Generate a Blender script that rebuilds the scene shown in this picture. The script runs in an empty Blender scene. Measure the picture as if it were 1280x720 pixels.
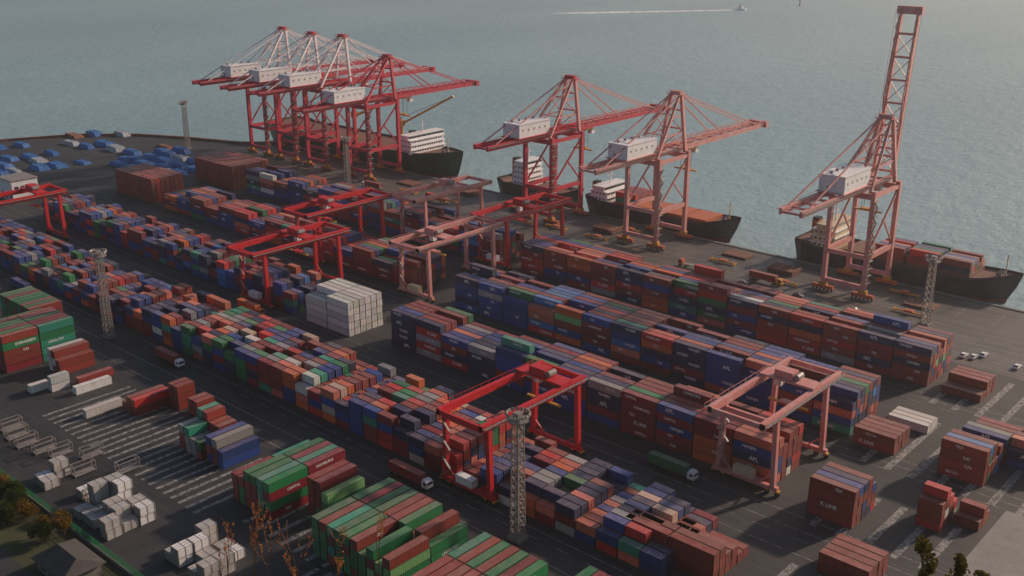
import bpy, math, random
from mathutils import Vector, Matrix
random.seed(7)
sc=bpy.context.scene
R=random.random
U=random.uniform

# ------------------------------------------------------------------ materials
def newmat(name):
    m=bpy.data.materials.new(name); m.use_nodes=True
    nt=m.node_tree; nt.nodes.clear()
    out=nt.nodes.new('ShaderNodeOutputMaterial'); b=nt.nodes.new('ShaderNodeBsdfPrincipled')
    nt.links.new(b.outputs[0],out.inputs[0])
    return m,nt,b
def N(nt,t,**k):
    n=nt.nodes.new(t)
    for a,v in k.items(): setattr(n,a,v)
    return n
def mth(nt,op,a,b=None,c=None,clamp=False):
    n=nt.nodes.new('ShaderNodeMath'); n.operation=op; n.use_clamp=clamp
    for i,x in enumerate((a,b,c)):
        if x is None: continue
        if isinstance(x,(int,float)): n.inputs[i].default_value=x
        else: nt.links.new(x,n.inputs[i])
    return n.outputs[0]
def mix(nt,f,a,b,bt='MIX'):
    n=nt.nodes.new('ShaderNodeMix'); n.data_type='RGBA'; n.blend_type=bt
    for s,x in ((n.inputs[0],f),(n.inputs[6],a),(n.inputs[7],b)):
        if isinstance(x,(int,float)): s.default_value=x
        elif isinstance(x,tuple): s.default_value=(x[0],x[1],x[2],1)
        else: nt.links.new(x,s)
    return n.outputs[2]
def noise(nt,scale,detail=3,vec=None,rough=.55):
    n=nt.nodes.new('ShaderNodeTexNoise'); n.inputs['Scale'].default_value=scale
    n.inputs['Detail'].default_value=detail; n.inputs['Roughness'].default_value=rough
    if vec is not None: nt.links.new(vec,n.inputs['Vector'])
    return n.outputs['Fac']
def objco(nt,scale=(1,1,1)):
    t=nt.nodes.new('ShaderNodeTexCoord'); m=nt.nodes.new('ShaderNodeMapping')
    m.inputs['Scale'].default_value=scale
    nt.links.new(t.outputs['Object'],m.inputs['Vector']); return m.outputs[0]
def ramp(nt,f,a,b):
    n=nt.nodes.new('ShaderNodeMapRange'); n.inputs['From Min'].default_value=a; n.inputs['From Max'].default_value=b
    nt.links.new(f,n.inputs['Value']); return n.outputs[0]
def paint(name,col,wear=(0.5,0.42,0.4),amt=.35,rough=.5,scale=.35,metal=0):
    m,nt,b=newmat(name)
    co=objco(nt,(1,1,.5))
    f=ramp(nt,noise(nt,scale,3,co),.42,.72)
    f2=ramp(nt,noise(nt,scale*5,2,co),.5,.8)
    c=mix(nt,mth(nt,'MULTIPLY',f,amt),col,wear)
    c=mix(nt,mth(nt,'MULTIPLY',f2,.35),c,(col[0]*.3,col[1]*.25,col[2]*.25))
    nt.links.new(c,b.inputs['Base Color']); b.inputs['Roughness'].default_value=rough
    b.inputs['Metallic'].default_value=metal
    return m
M={}
M['red']=paint('crane_red',(0.50,0.012,0.045),(0.55,0.18,0.2),.25)
M['rtgred']=paint('gantry_red',(0.54,0.008,0.018),(0.5,0.08,0.08),.25)
M['pink']=paint('faded_pink',(0.62,0.24,0.22),(0.64,0.46,0.42),.55)
M['craneupper']=paint('faded_white_steel',(0.76,0.70,0.71),(0.6,0.3,0.32),.5)
M['white']=paint('white_paint',(0.80,0.80,0.82),(0.5,0.46,0.44),.28)
M['yellow']=paint('yellow_paint',(0.60,0.30,0.03),(0.3,0.2,0.1),.4)
M['orange']=paint('orange_paint',(0.5,0.12,0.03),(0.3,0.15,0.1),.4)
M['steel']=paint('galvanised_steel',(0.26,0.24,0.23),(0.16,0.10,0.08),.4,.5)
M['black']=paint('rubber',(0.02,0.02,0.022),(0.05,0.05,0.05),.3,.8)
M['glass']=paint('glass',(0.02,0.03,0.04),(0.03,0.03,0.03),.1,.1)
M['hullblack']=paint('hull_dark_blue',(0.013,0.018,0.032),(0.12,0.07,0.05),.35,.45)
M['hullgreen']=paint('hull_green',(0.012,0.045,0.032),(0.12,0.07,0.05),.35,.45)
M['boot']=paint('antifouling_red',(0.20,0.03,0.025),(0.12,0.07,0.05),.4,.6)
M['deck']=paint('deck_brown',(0.17,0.07,0.05),(0.2,0.15,0.12),.4,.7)
M['cream']=paint('cream_paint',(0.6,0.5,0.32),(0.3,0.2,0.15),.4)
M['concrete']=paint('concrete',(0.20,0.19,0.185),(0.12,0.115,0.11),.5,.9)
M['pale']=paint('pale_concrete',(0.26,0.25,0.245),(0.16,0.155,0.15),.5,.9,.08)
M['rust']=paint('rusty_rim',(0.20,0.07,0.045),(0.3,0.22,0.17),.5,.9)
M['tarp']=paint('blue_tarp',(0.012,0.10,0.34),(0.05,0.22,0.48),.6,.6,.12)
M['tarpw']=paint('grey_tarp',(0.32,0.36,0.42),(0.2,0.2,0.2),.5,.6)
M['wrap']=paint('white_wrap',(0.50,0.49,0.48),(0.25,0.24,0.23),.6,.5)
M['fence']=paint('fence_green',(0.03,0.30,0.11),(0.1,0.12,0.08),.3,.6)
M['roof']=paint('dark_roof',(0.05,0.045,0.045),(0.1,0.09,0.09),.4,.8)
M['bark']=paint('bark',(0.16,0.08,0.04),(0.22,0.12,0.06),.4,.9)

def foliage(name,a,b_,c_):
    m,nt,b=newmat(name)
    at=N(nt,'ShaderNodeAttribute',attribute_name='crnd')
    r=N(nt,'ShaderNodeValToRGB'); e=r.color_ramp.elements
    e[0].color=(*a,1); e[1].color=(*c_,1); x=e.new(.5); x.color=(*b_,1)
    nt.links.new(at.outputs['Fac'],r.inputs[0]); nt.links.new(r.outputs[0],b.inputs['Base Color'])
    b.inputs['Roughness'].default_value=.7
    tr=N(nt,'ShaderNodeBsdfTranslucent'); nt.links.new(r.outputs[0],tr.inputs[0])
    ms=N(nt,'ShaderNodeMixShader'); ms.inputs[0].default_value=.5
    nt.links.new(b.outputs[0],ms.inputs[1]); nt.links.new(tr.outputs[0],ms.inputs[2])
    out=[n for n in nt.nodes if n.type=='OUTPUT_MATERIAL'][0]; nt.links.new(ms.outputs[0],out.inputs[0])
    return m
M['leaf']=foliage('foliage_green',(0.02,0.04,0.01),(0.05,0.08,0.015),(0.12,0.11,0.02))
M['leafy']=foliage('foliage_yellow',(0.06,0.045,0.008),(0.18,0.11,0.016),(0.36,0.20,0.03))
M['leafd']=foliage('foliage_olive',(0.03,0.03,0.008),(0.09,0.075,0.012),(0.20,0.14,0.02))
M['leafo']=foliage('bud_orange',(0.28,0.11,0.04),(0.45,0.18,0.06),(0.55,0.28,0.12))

# container material
def contmat():
    m,nt,b=newmat('container_paint')
    L=nt.links
    at=N(nt,'ShaderNodeAttribute',attribute_name='ccol')
    rn=N(nt,'ShaderNodeAttribute',attribute_name='crnd').outputs['Fac']
    kind=at.outputs['Alpha']
    uv=N(nt,'ShaderNodeUVMap',uv_map='metre').outputs[0]
    uvn=N(nt,'ShaderNodeUVMap',uv_map='unit').outputs[0]
    s=N(nt,'ShaderNodeSeparateXYZ'); L.new(uv,s.inputs[0]); u=s.outputs[0]; v=s.outputs[1]
    sn=N(nt,'ShaderNodeSeparateXYZ'); L.new(uvn,sn.inputs[0]); un=sn.outputs[0]; vn=sn.outputs[1]
    istop=mth(nt,'GREATER_THAN',kind,.75)
    isend=mth(nt,'MULTIPLY',mth(nt,'GREATER_THAN',kind,.25),mth(nt,'LESS_THAN',kind,.75))
    cm=N(nt,'ShaderNodeCombineXYZ'); L.new(u,cm.inputs[0]); L.new(v,cm.inputs[1]); L.new(mth(nt,'MULTIPLY',rn,500),cm.inputs[2])
    n1=noise(nt,.45,3,cm.outputs[0],.65); n2=noise(nt,2.5,2,cm.outputs[0],.6)
    mp=N(nt,'ShaderNodeMapping'); mp.inputs['Scale'].default_value=(2.2,.25,1); L.new(cm.outputs[0],mp.inputs[0])
    n3=noise(nt,1,2,mp.outputs[0])
    c=at.outputs['Color']
    dust=mth(nt,'MULTIPLY',istop,mth(nt,'MULTIPLY_ADD',ramp(nt,n1,.35,.7),.24,mth(nt,'MULTIPLY_ADD',rn,.20,.0)))
    c=mix(nt,dust,c,(0.48,0.34,0.30))
    c=mix(nt,mth(nt,'MULTIPLY',ramp(nt,n3,.5,.8),.30),c,(0.10,0.06,0.045))
    rust=mth(nt,'MULTIPLY',ramp(nt,n2,.60,.72),.5)
    c=mix(nt,rust,c,(0.11,0.045,0.025))
    ed=mth(nt,'MAXIMUM',mth(nt,'GREATER_THAN',mth(nt,'ABSOLUTE',mth(nt,'SUBTRACT',un,.5)),.487),mth(nt,'GREATER_THAN',mth(nt,'ABSOLUTE',mth(nt,'SUBTRACT',vn,.5)),.455))
    c=mix(nt,mth(nt,'MULTIPLY',ed,.6),c,(0.03,0.025,0.025))
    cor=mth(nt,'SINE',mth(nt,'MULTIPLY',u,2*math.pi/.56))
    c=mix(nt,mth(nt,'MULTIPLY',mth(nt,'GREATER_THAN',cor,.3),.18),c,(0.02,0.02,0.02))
    dr=mth(nt,'PINGPONG',un,.25)
    bars=mth(nt,'MULTIPLY',isend,mth(nt,'LESS_THAN',mth(nt,'ABSOLUTE',mth(nt,'SUBTRACT',dr,.125)),.014))
    c=mix(nt,mth(nt,'MULTIPLY',bars,.5),c,(0.4,0.4,0.4))
    mid=mth(nt,'MULTIPLY',isend,mth(nt,'LESS_THAN',mth(nt,'ABSOLUTE',mth(nt,'SUBTRACT',un,.5)),.015))
    c=mix(nt,mid,c,(0.02,0.02,0.02))
    L.new(c,b.inputs['Base Color'])
    L.new(mth(nt,'MULTIPLY_ADD',n1,.3,.36),b.inputs['Roughness'])
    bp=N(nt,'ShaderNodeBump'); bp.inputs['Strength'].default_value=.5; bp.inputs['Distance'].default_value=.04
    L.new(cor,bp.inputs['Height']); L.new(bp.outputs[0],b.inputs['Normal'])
    return m
M['cont']=contmat()
m_,nt,b=newmat('container_lettering'); 
nt.links.new(mix(nt,mth(nt,'MULTIPLY',ramp(nt,noise(nt,2,2,objco(nt)),.45,.7),.5),(0.74,0.74,0.72),(0.25,0.2,0.2)),b.inputs['Base Color']); b.inputs['Roughness'].default_value=.6
M['letter']=m_

# ------------------------------------------------------------------ mesh builder
class MB:
    def __init__(s): s.v=[];s.f=[];s.m=[];s.mats=[];s.c=[];s.r=[];s.uv=[];s.un=[]
    def mi(s,m):
        if m not in s.mats: s.mats.append(m)
        return s.mats.index(m)
    def face(s,idx,m,col=(1,1,1,0),r=0,uv=None,un=None):
        s.f.append(idx); s.m.append(s.mi(m)); s.c.append(col); s.r.append(r)
        n=len(idx)
        s.uv.extend(uv or [(0,0)]*n); s.un.extend(un or [(.5,.5)]*n)
    def obox(s,c,ax,ay,az,m,r=0):
        i=len(s.v)
        for sx,sy,sz in ((-1,-1,-1),(1,-1,-1),(1,1,-1),(-1,1,-1),(-1,-1,1),(1,-1,1),(1,1,1),(-1,1,1)):
            s.v.append(tuple(c+ax*sx+ay*sy+az*sz))
        for q in ((0,3,2,1),(4,5,6,7),(0,1,5,4),(1,2,6,5),(2,3,7,6),(3,0,4,7)):
            s.face([i+k for k in q],m,r=r)
    def box(s,x0,x1,y0,y1,z0,z1,m,rot=0):
        c=Vector(((x0+x1)/2,(y0+y1)/2,(z0+z1)/2))
        cr,sr=math.cos(rot),math.sin(rot)
        s.obox(c,Vector((cr,sr,0))*((x1-x0)/2),Vector((-sr,cr,0))*((y1-y0)/2),Vector((0,0,(z1-z0)/2)),m)
    def beam(s,a,b,w,h,m):
        a=Vector(a);b=Vector(b);d=b-a; l=d.length
        if l<1e-6: return
        d.normalize(); up=Vector((0,0,1))
        if abs(d.z)>.95: up=Vector((0,1,0))
        sd=d.cross(up).normalized(); up2=sd.cross(d).normalized()
        s.obox((a+b)/2,sd*(w/2),d*(l/2),up2*(h/2),m)
    def tube(s,a,b,r0,r1,m,n=6,rn=0):
        a=Vector(a);b=Vector(b);d=(b-a).normalized(); up=Vector((0,0,1)) if abs(d.z)<.9 else Vector((1,0,0))
        p=d.cross(up).normalized(); q=p.cross(d)
        i=len(s.v)
        for c,r in ((a,r0),(b,r1)):
            for k in range(n):
                t=2*math.pi*k/n; s.v.append(tuple(c+p*math.cos(t)*r+q*math.sin(t)*r))
        for k in range(n):
            k2=(k+1)%n; s.face([i+k,i+k2,i+n+k2,i+n+k],m,r=rn)
        s.face([i+k for k in range(n)][::-1],m); s.face([i+n+k for k in range(n)],m)
    def quad(s,p,m,r=0):
        i=len(s.v); s.v.extend([tuple(x) for x in p]); s.face(list(range(i,i+len(p))),m,r=r)
    def cont(s,x,y,z,L,axis,col,h=2.59,W=2.44):
        sx,sy=(L,W) if axis=='X' else (W,L)
        r=R(); i=len(s.v)
        x1,y1,z1=x+sx,y+sy,z+h-.03
        s.v.extend([(x,y,z),(x1,y,z),(x1,y1,z),(x,y1,z),(x,y,z1),(x1,y,z1),(x1,y1,z1),(x,y1,z1)])
        def q(ids,a,b_,kind):
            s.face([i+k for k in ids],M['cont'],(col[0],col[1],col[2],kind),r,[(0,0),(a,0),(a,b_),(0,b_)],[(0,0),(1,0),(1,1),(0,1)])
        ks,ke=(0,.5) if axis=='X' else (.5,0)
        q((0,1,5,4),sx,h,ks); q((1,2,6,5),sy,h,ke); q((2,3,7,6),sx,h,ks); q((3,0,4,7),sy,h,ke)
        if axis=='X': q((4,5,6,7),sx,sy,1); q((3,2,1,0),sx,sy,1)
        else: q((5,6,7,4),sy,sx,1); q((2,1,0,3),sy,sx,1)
    def build(s,name,smooth=False):
        me=bpy.data.meshes.new(name+'_mesh'); me.from_pydata(s.v,[],s.f)
        for m in s.mats: me.materials.append(m)
        me.polygons.foreach_set('material_index',s.m)
        a=me.attributes.new('ccol','FLOAT_COLOR','FACE'); a.data.foreach_set('color',[x for c in s.c for x in c])
        a=me.attributes.new('crnd','FLOAT','FACE'); a.data.foreach_set('value',s.r)
        u=me.uv_layers.new(name='metre'); u.data.foreach_set('uv',[x for c in s.uv for x in c])
        u=me.uv_layers.new(name='unit'); u.data.foreach_set('uv',[x for c in s.un for x in c])
        if smooth: me.polygons.foreach_set('use_smooth',[True]*len(s.f))
        me.update()
        o=bpy.data.objects.new(name,me); sc.collection.objects.link(o); return o

# ------------------------------------------------------------------ lettering
def glyphs(word,h,bold=.03):
    cu=bpy.data.curves.new('t','FONT'); cu.body=word; cu.size=1; cu.offset=bold; cu.resolution_u=2
    o=bpy.data.objects.new('t',cu); sc.collection.objects.link(o)
    dg=bpy.context.evaluated_depsgraph_get(); me=o.evaluated_get(dg).to_mesh()
    vs=[v.co.copy() for v in me.vertices]; fs=[list(p.vertices) for p in me.polygons]
    x0=min(v.x for v in vs);x1=max(v.x for v in vs);y0=min(v.y for v in vs);y1=max(v.y for v in vs)
    k=h/(y1-y0); vs=[((v.x-(x0+x1)/2)*k,(v.y-(y0+y1)/2)*k) for v in vs]
    bpy.data.objects.remove(o); bpy.data.curves.remove(cu)
    return vs,fs
WORDS={w:glyphs(w,h) for w,h in (('HANJIN',1.2),('CAPITAL',.8),('K LINE',1.1),('EVERGREEN',1.0),('APL',1.25),('CAI',.9),('TEX',.8),('UNIGLORY',.85),('HAMBURG',.9),('TRITON',.7))}
def letter(mb,word,x,y,z,face):
    vs,fs=WORDS[word]; i=len(mb.v)
    for a,b_ in vs:
        if face=='-Y': mb.v.append((x+a,y-.025,z+b_))
        else: mb.v.append((x+.025,y+a,z+b_))
    for f in fs: mb.face([i+k for k in f],M['letter'])

BR=(0.26,0.034,0.022);MA=(0.23,0.010,0.024);RD=(0.54,0.020,0.020);OR=(0.64,0.12,0.03);BL=(0.008,0.05,0.25);LB=(0.03,0.17,0.46)
NV=(0.008,0.018,0.085);GR=(0.008,0.19,0.065);TE=(0.02,0.28,0.19);GY=(0.28,0.28,0.29);WH=(0.68,0.68,0.66);LG=(0.20,0.46,0.17);PK=(0.60,0.15,0.10);CR=(0.55,0.40,0.30)
def pal(d):
    ks=[k for k,_ in d]; ws=[w for _,w in d]
    return lambda: random.choices(ks,ws)[0]
P_mix=pal([(BR,18),(MA,14),(RD,9),(OR,4),(PK,5),(BL,24),(NV,17),(LB,4),(GR,4),(TE,2),(GY,4),(WH,1),(LG,2)])
P_dark=pal([(BR,17),(MA,16),(RD,8),(PK,4),(BL,22),(NV,20),(GR,5),(GY,5),(TE,2),(LB,4),(OR,3)])
P_L=pal([(BR,13),(MA,12),(RD,10),(OR,8),(PK,11),(BL,20),(NV,14),(GR,7),(TE,5),(GY,5),(WH,2),(CR,3)])
P_red=pal([(BR,22),(MA,18),(RD,10),(PK,5),(BL,21),(NV,14),(GR,5),(TE,2),(GY,3),(OR,4),(LG,2),(WH,1)])
P_br=pal([(BR,90),(MA,6),(RD,4)])
P_gr=pal([(GR,45),(BR,27),(MA,15),(LG,6),(TE,7)])
P_wh=pal([(WH,1)])
def vary(c,k=.22):
    f=U(1-k,1+k); return tuple(min(.8,x*f*U(.93,1.07)) for x in c)
LET={BR:['K LINE','TRITON','CAI','TEX'],MA:['HAMBURG','TEX','CAPITAL'],RD:['K LINE','CAPITAL','HAMBURG'],BL:['HANJIN','HANJIN','APL','CAI'],NV:['HANJIN','APL'],GR:['EVERGREEN','UNIGLORY'],TE:['UNIGLORY','CAPITAL'],LB:['HANJIN'],OR:['CAI'],PK:['TEX'],GY:['TRITON']}

def stackgrid(x0,y0,nx,ny,axis,L,hf,palf,gapx=.35,gapy=.30,letters=0.0,corr=.35):
    px,py=(L+gapx,2.44+gapy) if axis=='X' else (2.44+gapx,L+gapy)
    H=[[max(0,hf(i,j)) for j in range(ny)] for i in range(nx)]
    bays=range(nx) if axis=='X' else [None]
    for bi in bays:
        mb=MB(); n=0
        for i in ([bi] if bi is not None else range(nx)):
            dom=palf()
            for j in range(ny):
                cb=palf()
                for k in range(H[i][j]):
                    base=dom if R()<corr*.6 else (cb if R()<corr else palf())
                    col=vary(base); n+=1
                    jx,jy=U(-.09,.09),U(-.06,.06)
                    cx,cy,cz=x0+i*px+jx,y0+j*py+jy,k*2.59+.02
                    mb.cont(cx,cy,cz,L,axis,col)
                    if R()<letters and base in LET and L>8:
                        if axis=='X' and (j==0 or H[i][j-1]<=k): letter(mb,random.choice(LET[base]),cx+L/2+U(-3,2.5),cy,cz+1.35+U(-.1,.35),'-Y')
                        if axis=='Y' and (i==nx-1 or H[i+1][j]<=k): letter(mb,random.choice(LET[base]),cx+2.44,cy+L/2+U(-2.5,2),cz+1.5,'+X')
        if n: mb.build('shipping_container_stack')

L20,L40=6.06,12.19
def hrand(lo,hi,front=None,p=.25):
    last={}
    def f(i,j):
        b=last.get(i)
        if b is None: b=random.choice([hi,hi,hi-1]); last[i]=b
        h=b
        if R()<p: h-=random.choice([1,1,2])
        return max(lo,min(hi,h))
    return f
def tall(i,j):
    return random.choices([6,5,4,3],[4,76,16,4])[0]
# L band
stackgrid(-540,178,29,9,'X',L20,hrand(2,3),P_dark)
stackgrid(-352,178,27,9,'X',L20,hrand(3,4,p=.2),P_L,gapy=.4)
stackgrid(-177,178,10,9,'X',L20,hrand(2,3,p=.3),P_L)
stackgrid(-128,184,2,6,'X',L40,lambda i,j:3 if j<2 else random.choice([1,2,2]),P_br)
# K band
stackgrid(-520,227,32,7,'X',L20,hrand(2,4,p=.25),P_dark)
# white reefer stack
stackgrid(-306,226,2,6,'X',L40,lambda i,j:5 if j>1 else (4 if i==0 else 5),P_wh)
# M band
stackgrid(-265,232,4,6,'X',L40,hrand(4,5,p=.2),P_red,letters=.75)
stackgrid(-214.8,232,8,6,'X',L40,tall,P_red,letters=.75)
# N band
stackgrid(-275,274,13,7,'X',L40,tall,P_mix,letters=.75)
stackgrid(-490,277,15,7,'X',L40,hrand(3,4,p=.25),P_red,letters=.4)
# O band
stackgrid(-284,323,14,7,'X',L40,tall,P_red,letters=.75)
stackgrid(-486,325,15,6,'X',L40,hrand(3,5,p=.25),P_mix,letters=.4)
# brown stacks, far left
stackgrid(-540,278,3,7,'X',L40,lambda i,j:5,P_br,corr=.9)
stackgrid(-533,323,3,9,'X',L40,lambda i,j:5,P_br,corr=.9)
# right side scattered stacks
stackgrid(-102,227,1,5,'X',L40,lambda i,j:4 if j<4 else 3,pal([(BR,4),(NV,3),(BL,2),(RD,2)]),letters=.9)
stackgrid(-79,240,1,4,'X',L20,lambda i,j:[3,4,3,2][j],pal([(WH,3),(RD,3),(BR,2)]))
stackgrid(-72,247,1,3,'X',L20,lambda i,j:[1,2,1][j],P_br)
stackgrid(-85,270,1,5,'X',L40,lambda i,j:[4,4,4,2,3][j],pal([(GR,3),(BR,2),(LB,2),(NV,3)]),letters=.9)
stackgrid(-85,286,2,6,'X',L40,lambda i,j:random.choice([2,3,3]),P_mix,letters=.5)
stackgrid(-110,271,1,4,'X',L40,lambda i,j:2,P_br,letters=.8)
stackgrid(-108,290,1,3,'X',L40,lambda i,j:1,pal([(WH,2),(BL,1),(TE,1)]))
stackgrid(-104,322,1,5,'X',L40,lambda i,j:2 if j>1 else 1,P_br)
stackgrid(-88,205,1,4,'X',L40,lambda i,j:2,P_br)
# foreground left, containers across
stackgrid(-366,129,9,2,'Y',L40,lambda i,j:5 if i>2 else 4,P_gr,corr=.5,letters=.4)
stackgrid(-392,150,9,1,'Y',L40,lambda i,j:4,P_gr)
stackgrid(-334,140,3,1,'Y',L40,lambda i,j:3 if i<2 else 2,pal([(BR,4),(GR,1),(WH,1)]))
stackgrid(-322,127,1,1,'Y',L20,lambda i,j:1,P_wh); stackgrid(-318,132,1,1,'Y',L20,lambda i,j:2,P_wh)
stackgrid(-310,136,1,1,'Y',L40,lambda i,j:1,P_wh)
stackgrid(-316,140,1,1,'Y',L40,lambda i,j:1,P_br)
stackgrid(-292,130,1,1,'Y',L40,lambda i,j:1,P_wh)
stackgrid(-288,141,3,1,'Y',L40,lambda i,j:[1,2,2][i],pal([(RD,4),(BR,3),(WH,1)]))
stackgrid(-279,152,2,1,'Y',L20,lambda i,j:3,P_br)
stackgrid(-270,153,2,1,'Y',L20,lambda i,j:2,P_br)
stackgrid(-252,139,4,2,'Y',L20,lambda i,j:[3,3,2,2][i]+(1 if j else 0),pal([(TE,4),(BR,5),(GR,2),(GY,2)]))
stackgrid(-240,140,3,1,'Y',L40,lambda i,j:[3,3,2][i],pal([(GY,3),(BR,4),(BL,1)]))
stackgrid(-217,133,6,2,'Y',L40,lambda i,j:4 if i>1 else 3,P_gr,corr=.5,letters=.4)
stackgrid(-197,142,3,1,'Y',L40,lambda i,j:[4,4,3][i],P_gr,letters=.4)
stackgrid(-186,155,2,1,'Y',L20,lambda i,j:2,P_br)
stackgrid(-181,131,10,2,'Y',L40,lambda i,j:4 if i<6 else 3+(j+i)%2,P_gr,corr=.6,letters=.4)
stackgrid(-146,129,7,2,'Y',L40,lambda i,j:4,P_gr,corr=.6,letters=.4)
stackgrid(-122,150,3,1,'Y',L40,lambda i,j:3,P_gr)

# ------------------------------------------------------------------ STS cranes
def sts(cx,zb,za,m,mu,up=False,yb=347,yt=490):
    mb=MB(); YL,YS=388,411; w=8.5
    for y in (YL,YS):
        for s in (-1,1):
            x=cx+s*w
            mb.box(x-4.5,x+4.5,y-.8,y+.8,.9,2.2,M['orange'])
            for k in range(6):
                xx=x-4+k*1.6
                mb.tube((xx,y-.5,.5),(xx,y+.5,.5),.5,.5,M['black'],8)
            mb.box(x-1.6,x+1.6,y-1,y+1,2.2,3.6,M['yellow'])
            mb.beam((x,y,3.6),(x,y,zb+.8),1.7,1.9,m)
        mb.beam((cx-w,y,4.6),(cx+w,y,4.6),1.2,1.8,m)
        mb.beam((cx-w,y,zb-1.5),(cx+w,y,zb-1.5),1.5,2.2,m)
    for s in (-1,1):
        x=cx+s*w
        mb.beam((x,YL,17),(x,YS,17),1.3,2.0,m)
        mb.beam((x,YL,zb-1.2),(x,YS,zb-1.2),1.3,1.6,m)
        mb.beam((x,YL,18),(x,YS,zb-2),.7,.7,m)
        mb.beam((x,YS,18),(x,(YL+YS)/2,(zb+17)/2+.5),.6,.6,m)
    mb.beam((cx-w,YL,17),(cx+w,YL,17),1.2,1.8,m)
    z=4;d=1
    while z<zb-4:
        mb.beam((cx+w+1.3,YL-1.5*d,z),(cx+w+1.3,YL+1.5*d,z+3),.6,.15,M['steel']); z+=3; d=-d
        mb.box(cx+w+.9,cx+w+1.9,YL-2,YL+2,z-.1,z+.02,M['steel'])
    g=4.0; zb2=zb+1.2
    ye=YS+4
    for s in (-1,1):
        mb.beam((cx+s*g,yb,zb2),(cx+s*g,ye,zb2),1.1,2.3,m)
        mb.beam((cx+s*(g+1.3),yb,zb2+1.6),(cx+s*(g+1.3),ye,zb2+1.6),.1,.1,m)
        mb.beam((cx+s*(g+1.3),yb,zb2+.6),(cx+s*(g+1.3),ye,zb2+.6),.9,.08,M['steel'])
    y=yb
    while y<=ye:
        mb.beam((cx-g,y,zb2),(cx+g,y,zb2),.5,.9,m)
        if y+8<=ye: mb.beam((cx-g,y,zb2+.8),(cx+g,y+8,zb2+.8),.25,.25,m)
        y+=8
    Lb=(yt-ye) if not up else 65
    ang=0 if not up else math.radians(83)
    def bp(t,lat,off): return (cx+lat, ye+t*math.cos(ang)-off*math.sin(ang), zb2+t*math.sin(ang)+off*math.cos(ang))
    for s in (-1,1):
        mb.beam(bp(.5,s*g,0),bp(Lb,s*g*.85,0),1.0,2.0,m)
        mb.beam(bp(.5,s*(g+1.2),1.5),bp(Lb,s*(g+1.2),1.5),.1,.1,m)
        mb.beam(bp(.5,s*g,2.6),bp(Lb-4,s*g*.85,1.9),.3,.3,mu)
        for k in range(int(Lb/5)):
            mb.beam(bp(k*5+1,s*g,.8),bp(k*5+3.5,s*g,2.5),.2,.2,mu); mb.beam(bp(k*5+3.5,s*g,2.5),bp(k*5+6,s*g,.8),.2,.2,mu)
    t=2;k=0
    while t<Lb:
        mb.beam(bp(t,-g,0),bp(t,g,0),.5,.9,m)
        if t+9<Lb:
            a,b_=(-g,g) if k%2 else (g,-g)
            mb.beam(bp(t,a,.6),bp(t+9,b_,.6),.3,.3,m)
            if up: mb.beam(bp(t,b_,.6),bp(t+9,a,.6),.3,.3,m)
        t+=9;k+=1
    mb.box(*( (cx-5,cx+5)+(bp(Lb,0,0)[1]-1.2,bp(Lb,0,0)[1]+1.2)+(bp(Lb,0,0)[2]-1.4,bp(Lb,0,0)[2]+1.6)),m)
    A=lambda s:(cx+s*2.6,YS+1,za)
    for s in (-1,1):
        mb.beam((cx+s*w*.8,YS,zb),A(s),1.4,1.4,mu)
        mb.beam((cx+s*w*.8,YL,zb),(cx+s*2.6,YS-1,za-1),1.0,1.0,mu)
        f=lambda t:(cx+s*(w*.8+(2.6-w*.8)*t),YS+t,zb+(za-zb)*t)
        h=lambda t:(cx+s*(w*.8+(2.6-w*.8)*t),YL+(YS-1-YL)*t,zb+(za-1-zb)*t)
        for t in (.35,.65): mb.beam(f(t),h(t),.6,.6,mu)
        mb.beam(f(.35),h(.65),.4,.4,mu)
        mb.beam(A(s),(cx+s*4,yb+6,zb2+1.2),.5,.5,mu)
        mb.beam(A(s),(cx+s*4,YL-10,zb2+1.2),.4,.4,mu)
        if not up:
            mb.beam(A(s),bp(Lb*.45,s*g,1.2),.5,.5,mu); mb.beam(A(s),bp(Lb*.88,s*g,1.2),.5,.5,mu)
        else:
            mb.beam(A(s),bp(20,s*g,.5),.4,.4,mu); mb.beam(bp(20,s*g,.5),bp(32,s*g,3),.4,.4,mu); mb.beam(bp(32,s*g,3),bp(60,s*g,1),.35,.35,mu)
    for t in (.4,.72):
        ww=w*.8+(2.6-w*.8)*t; z=zb+(za-zb)*t
        mb.beam((cx-ww,YS+t,z),(cx+ww,YS+t,z),.8,.8,mu)
        mb.beam((cx-ww,YL+(YS-1-YL)*t,z-1),(cx+ww,YL+(YS-1-YL)*t,z-1),.5,.5,mu)
    mb.beam((cx-w*.8,YS,zb+1),(cx+5,YS+.4,zb+(za-zb)*.4),.4,.4,mu)
    mb.box(cx-4,cx+4,YS-1.5,YS+3,za-.3,za,m); mb.box(cx-2.8,cx+2.8,YS-.3,YS+1.8,za,za+1.3,m)
    for s in (-1,1):
        mb.beam((cx-4,YS+.75+s*2.2,za+1.1),(cx+4,YS+.75+s*2.2,za+1.1),.1,.1,m)
        for xx in (-4,-2,0,2,4): mb.beam((cx+xx,YS+.75+s*2.2,za),(cx+xx,YS+.75+s*2.2,za+1.1),.1,.1,m)
    hy0,hy1,hz=YL-20,YL+2,zb2+1.4
    mb.box(cx-5.8,cx+5.8,hy0-1,hy1+1,hz,hz+.4,m)
    mb.box(cx-5.2,cx+5.2,hy0,hy1,hz+.4,hz+6.6,M['white'])
    mb.box(cx-5.5,cx+5.5,hy0-.3,hy1+.3,hz+6.6,hz+6.9,M['white'])
    for k in range(4): mb.tube((cx-2,hy0+3+k*5,hz+6.9),(cx-2,hy0+3+k*5,hz+7.8),.6,.7,M['steel'],8)
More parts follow.
